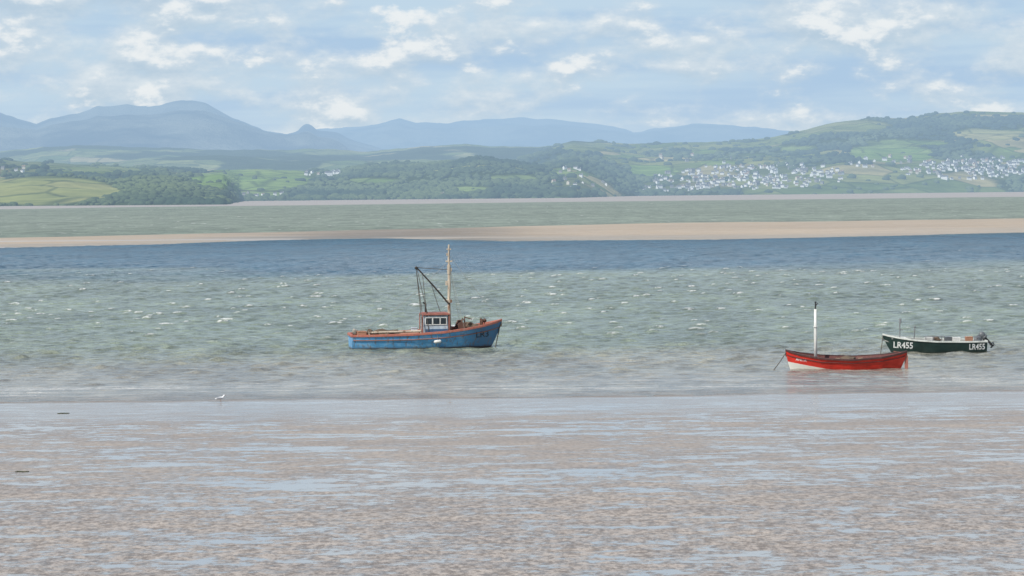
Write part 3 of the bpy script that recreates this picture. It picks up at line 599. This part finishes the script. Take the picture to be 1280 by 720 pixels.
# ------------------------------------------------ houses
def hmat(name,c):
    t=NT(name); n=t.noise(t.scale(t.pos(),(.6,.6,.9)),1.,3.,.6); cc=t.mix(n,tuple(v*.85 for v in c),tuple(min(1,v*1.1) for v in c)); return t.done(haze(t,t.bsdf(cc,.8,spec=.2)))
HW=[hmat("white_render",(.76,.75,.72)),hmat("cream_render",(.60,.55,.45)),hmat("grey_stone",(.32,.315,.30))]; HR=hmat("slate_roof",(.13,.135,.15)); HWIN=hmat("house_window",(.07,.08,.09)); HR2=hmat("tile_roof",(.24,.18,.15))
def house_mb(wl,dp,ht,chim=True):
    b=MB(); x,y=wl/2,dp/2; rt=ht+dp*.42
    b.add([(-x,-y,-5),(x,-y,-5),(x,y,-5),(-x,y,-5),(-x,-y,ht),(x,-y,ht),(x,y,ht),(-x,y,ht),(-x,0,rt),(x,0,rt)],[(0,1,5,4),(1,2,6,9,5),(2,3,7,6),(3,0,4,8,7)],0)
    o=.4; k=dp*.42/y
    b.add([(-x-o,-y-o,ht-o*k+.15),(x+o,-y-o,ht-o*k+.15),(x+o,0,rt+.15),(-x-o,0,rt+.15),(x+o,y+o,ht-o*k+.15),(-x-o,y+o,ht-o*k+.15)],[(0,1,2,3),(3,2,4,5)],1)
    n=max(2,int(wl/3.2))
    for fl in range(int(ht//2.6)):
        for a in range(n):
            for sy in(-1,1): b.box((-x+wl*(a+.5)/n,sy*(y+.02),1.4+fl*2.7),(1.1,.12,1.2),2)
    if chim: b.box((x*.8,0,rt+.5),(.9,.9,1.8),0)
    return b
SPEC=[(10,8,5.4,0,HR),(13,8,5.4,0,HR),(9,8,5.4,1,HR2),(11,8,5.6,2,HR),(9,7,3.0,0,HR2),(22,10,8.5,0,HR)]
HB=[house_mb(*s_[:3]) for s_ in SPEC]
def tomesh(b,mats):
    me=bpy.data.meshes.new("house"); me.from_pydata(b.v,[],b.f)
    for m_ in mats: me.materials.append(m_)
    me.polygons.foreach_set("material_index",b.mi); me.update(); return me
HM=[tomesh(HB[i],(HW[SPEC[i][3]],SPEC[i][4],HWIN)) for i in range(6)]
HLB=["white rendered house with slate roof on the wooded hillside","long white house with slate roof on the hillside","cream rendered house with brown tiled roof on the hillside","grey stone house with slate roof on the hillside","low white bungalow with brown roof on the hillside","large white multi-storey building with slate roof in the hillside town"]
def bvh(o): return BVHTree.FromPolygons([v.co for v in o.data.vertices],[tuple(p.vertices) for p in o.data.polygons])
BV=[bvh(trF),bvh(trE),bvh(trD)]
cnt=0; taken=[]; EX=MB()
REG=[(940,222,122,14,98),(900,231,75,7,32),(1215,211,86,12,84),(1105,204,60,7,18),(722,230,38,9,14),(400,219,30,4,12),(325,244,30,3.5,6),(20,214,38,3,5),(705,214,24,3,5),(870,200,60,8,6),(560,243,14,3,2),(940,222,126,16,-150),(1215,211,90,14,-130),(860,236,60,4,-25)]
rr=random.Random(5)
for cx,cy,rx,ry,n in REG:
    extra=n<0; n=abs(n); k=0; tries=0
    while k<n and tries<n*14:
        tries+=1
        a=rr.random()*6.283; q=rr.random()**.55; px=cx+rx*q*math.cos(a); py=cy+ry*q*math.sin(a)-(px-cx)*.02
        if px<-20 or px>1300 or any(abs(px-t_[0])<(2.2 if extra else 3.0) and abs(py-t_[1])<.9 for t_ in taken): continue
        if vnoise(np.array([px/14.]),np.array([py/4.]),321)[0]<.30: continue
        d=Vector(ray(px,py)).normalized(); best=None
        for bb in BV:
            h_=bb.ray_cast(Vector(CAM),d)
            if h_[0] is not None and (best is None or h_[3]<best[1]): best=(h_[0],h_[3])
        if not best: continue
        i=rr.choices(range(6),(36,16,16,16,14,2))[0]; yaw=rr.uniform(-.7,.7)+(math.pi/2 if rr.random()<.22 else 0); s_=best[1]/11500*rr.uniform(.65,1.1); s_=max(.5,min(.95,s_))
        if extra:
            s_*=.85
            Rm=Matrix.Rotation(yaw,3,'Z'); src=HB[i]; EX.add([Rm@(Vector(v)*s_)+best[0]+Vector((0,0,.6)) for v in src.v],src.f); 
            mi=src.mi; EX.mi[-len(mi):]=[{0:0 if SPEC[i][3]!=2 else 3,1:1,2:2}[q_] for q_ in mi]
        else:
            ob=bpy.data.objects.new("house",HM[i]); COL.objects.link(ob); ob.location=best[0]+Vector((0,0,.8)); ob.rotation_euler=(0,0,yaw); ob.scale=(s_,s_,s_)
            ob["label"]=HLB[i]; ob["category"]="house" if i<5 else "building"; ob["group"]="houses of the hillside town"; cnt+=1
        taken.append((px,py)); k+=1
ex=EX.obj("distant_houses",[HW[0],HR,HWIN,HW[2]]); ex["kind"]="stuff"; ex["label"]="dense rows of small white and grey houses on the hillside"; ex["category"]="houses"
# ------------------------------------------------ gull + seaweed
GW=paint("gull_white",(.78,.78,.78),.7,0); 
P=ground(276,503,.02)
gl=bpy.data.objects.new("gull",None); COL.objects.link(gl); gl.location=(P[0],P[1],.03); gl.rotation_euler=(0,0,.3)
gl["label"]="white gull standing on wet sand at the water's edge"; gl["category"]="gull"
b=MB(); b.tube([(-.30,0,.17),(-.22,0,.18),(-.10,0,.19),(.02,0,.20),(.10,0,.23),(.14,0,.29),(.17,0,.335),(.205,0,.335),(.225,0,.33)],[.008,.04,.07,.08,.06,.036,.04,.03,.01],10); b.obj("body",GW,gl,smooth=True)
GG=paint("gull_grey",(.35,.37,.40),.7,0)
for sy in(-1,1):
    b=MB(); b.blob((-.08,.06*sy,.20),(.17,.025,.05),1,.05); b.obj("wing",GG,gl,smooth=True)
b=MB(); b.tube([(.22,0,.33),(.275,0,.318)],[.012,.004],6); b.obj("beak",ORANGE,gl)
for sy in(-1,1):
    b=MB(); b.tube([(0,.03*sy,.14),(.0,.03*sy,0)],.006,5); b.tube([(0,.03*sy,.005),(.04,.03*sy,.003)],.006,4); b.obj("leg",ORANGE,gl)
WEED=paint("seaweed",(.06,.065,.035),.6,.3,(.12,.10,.06),12.)
bpy.context.view_layer.update()
gv=bvh(g)
for i,(px,py,wd) in enumerate([(27,590,.26),(80,517,.3)]):
    h_=gv.ray_cast(Vector(CAM),Vector(ray(px,py)).normalized())
    if h_[0] is None: continue
    b=MB(); q=random.Random(i)
    for k in range(7): b.blob((q.uniform(-1,1)*wd*.7,q.uniform(-1,1)*wd*.5,.012),(wd*q.uniform(.2,.45),wd*q.uniform(.2,.4),.018),i*9+k,.3)
    for k in range(8):
        a=q.uniform(0,6.28); b.tube([(0,0,.02),(math.cos(a)*wd*.6,math.sin(a)*wd*.5,.02),(math.cos(a+.4)*wd,math.sin(a+.4)*wd*.9,.01)],[.02,.02,.008],5)
    ob=b.obj("seaweed_clump",WEED); ob.location=h_[0]
    ob["label"]="small dark seaweed clump lying on the wet sand"; ob["category"]="seaweed"; ob["group"]="seaweed scattered on the foreshore"
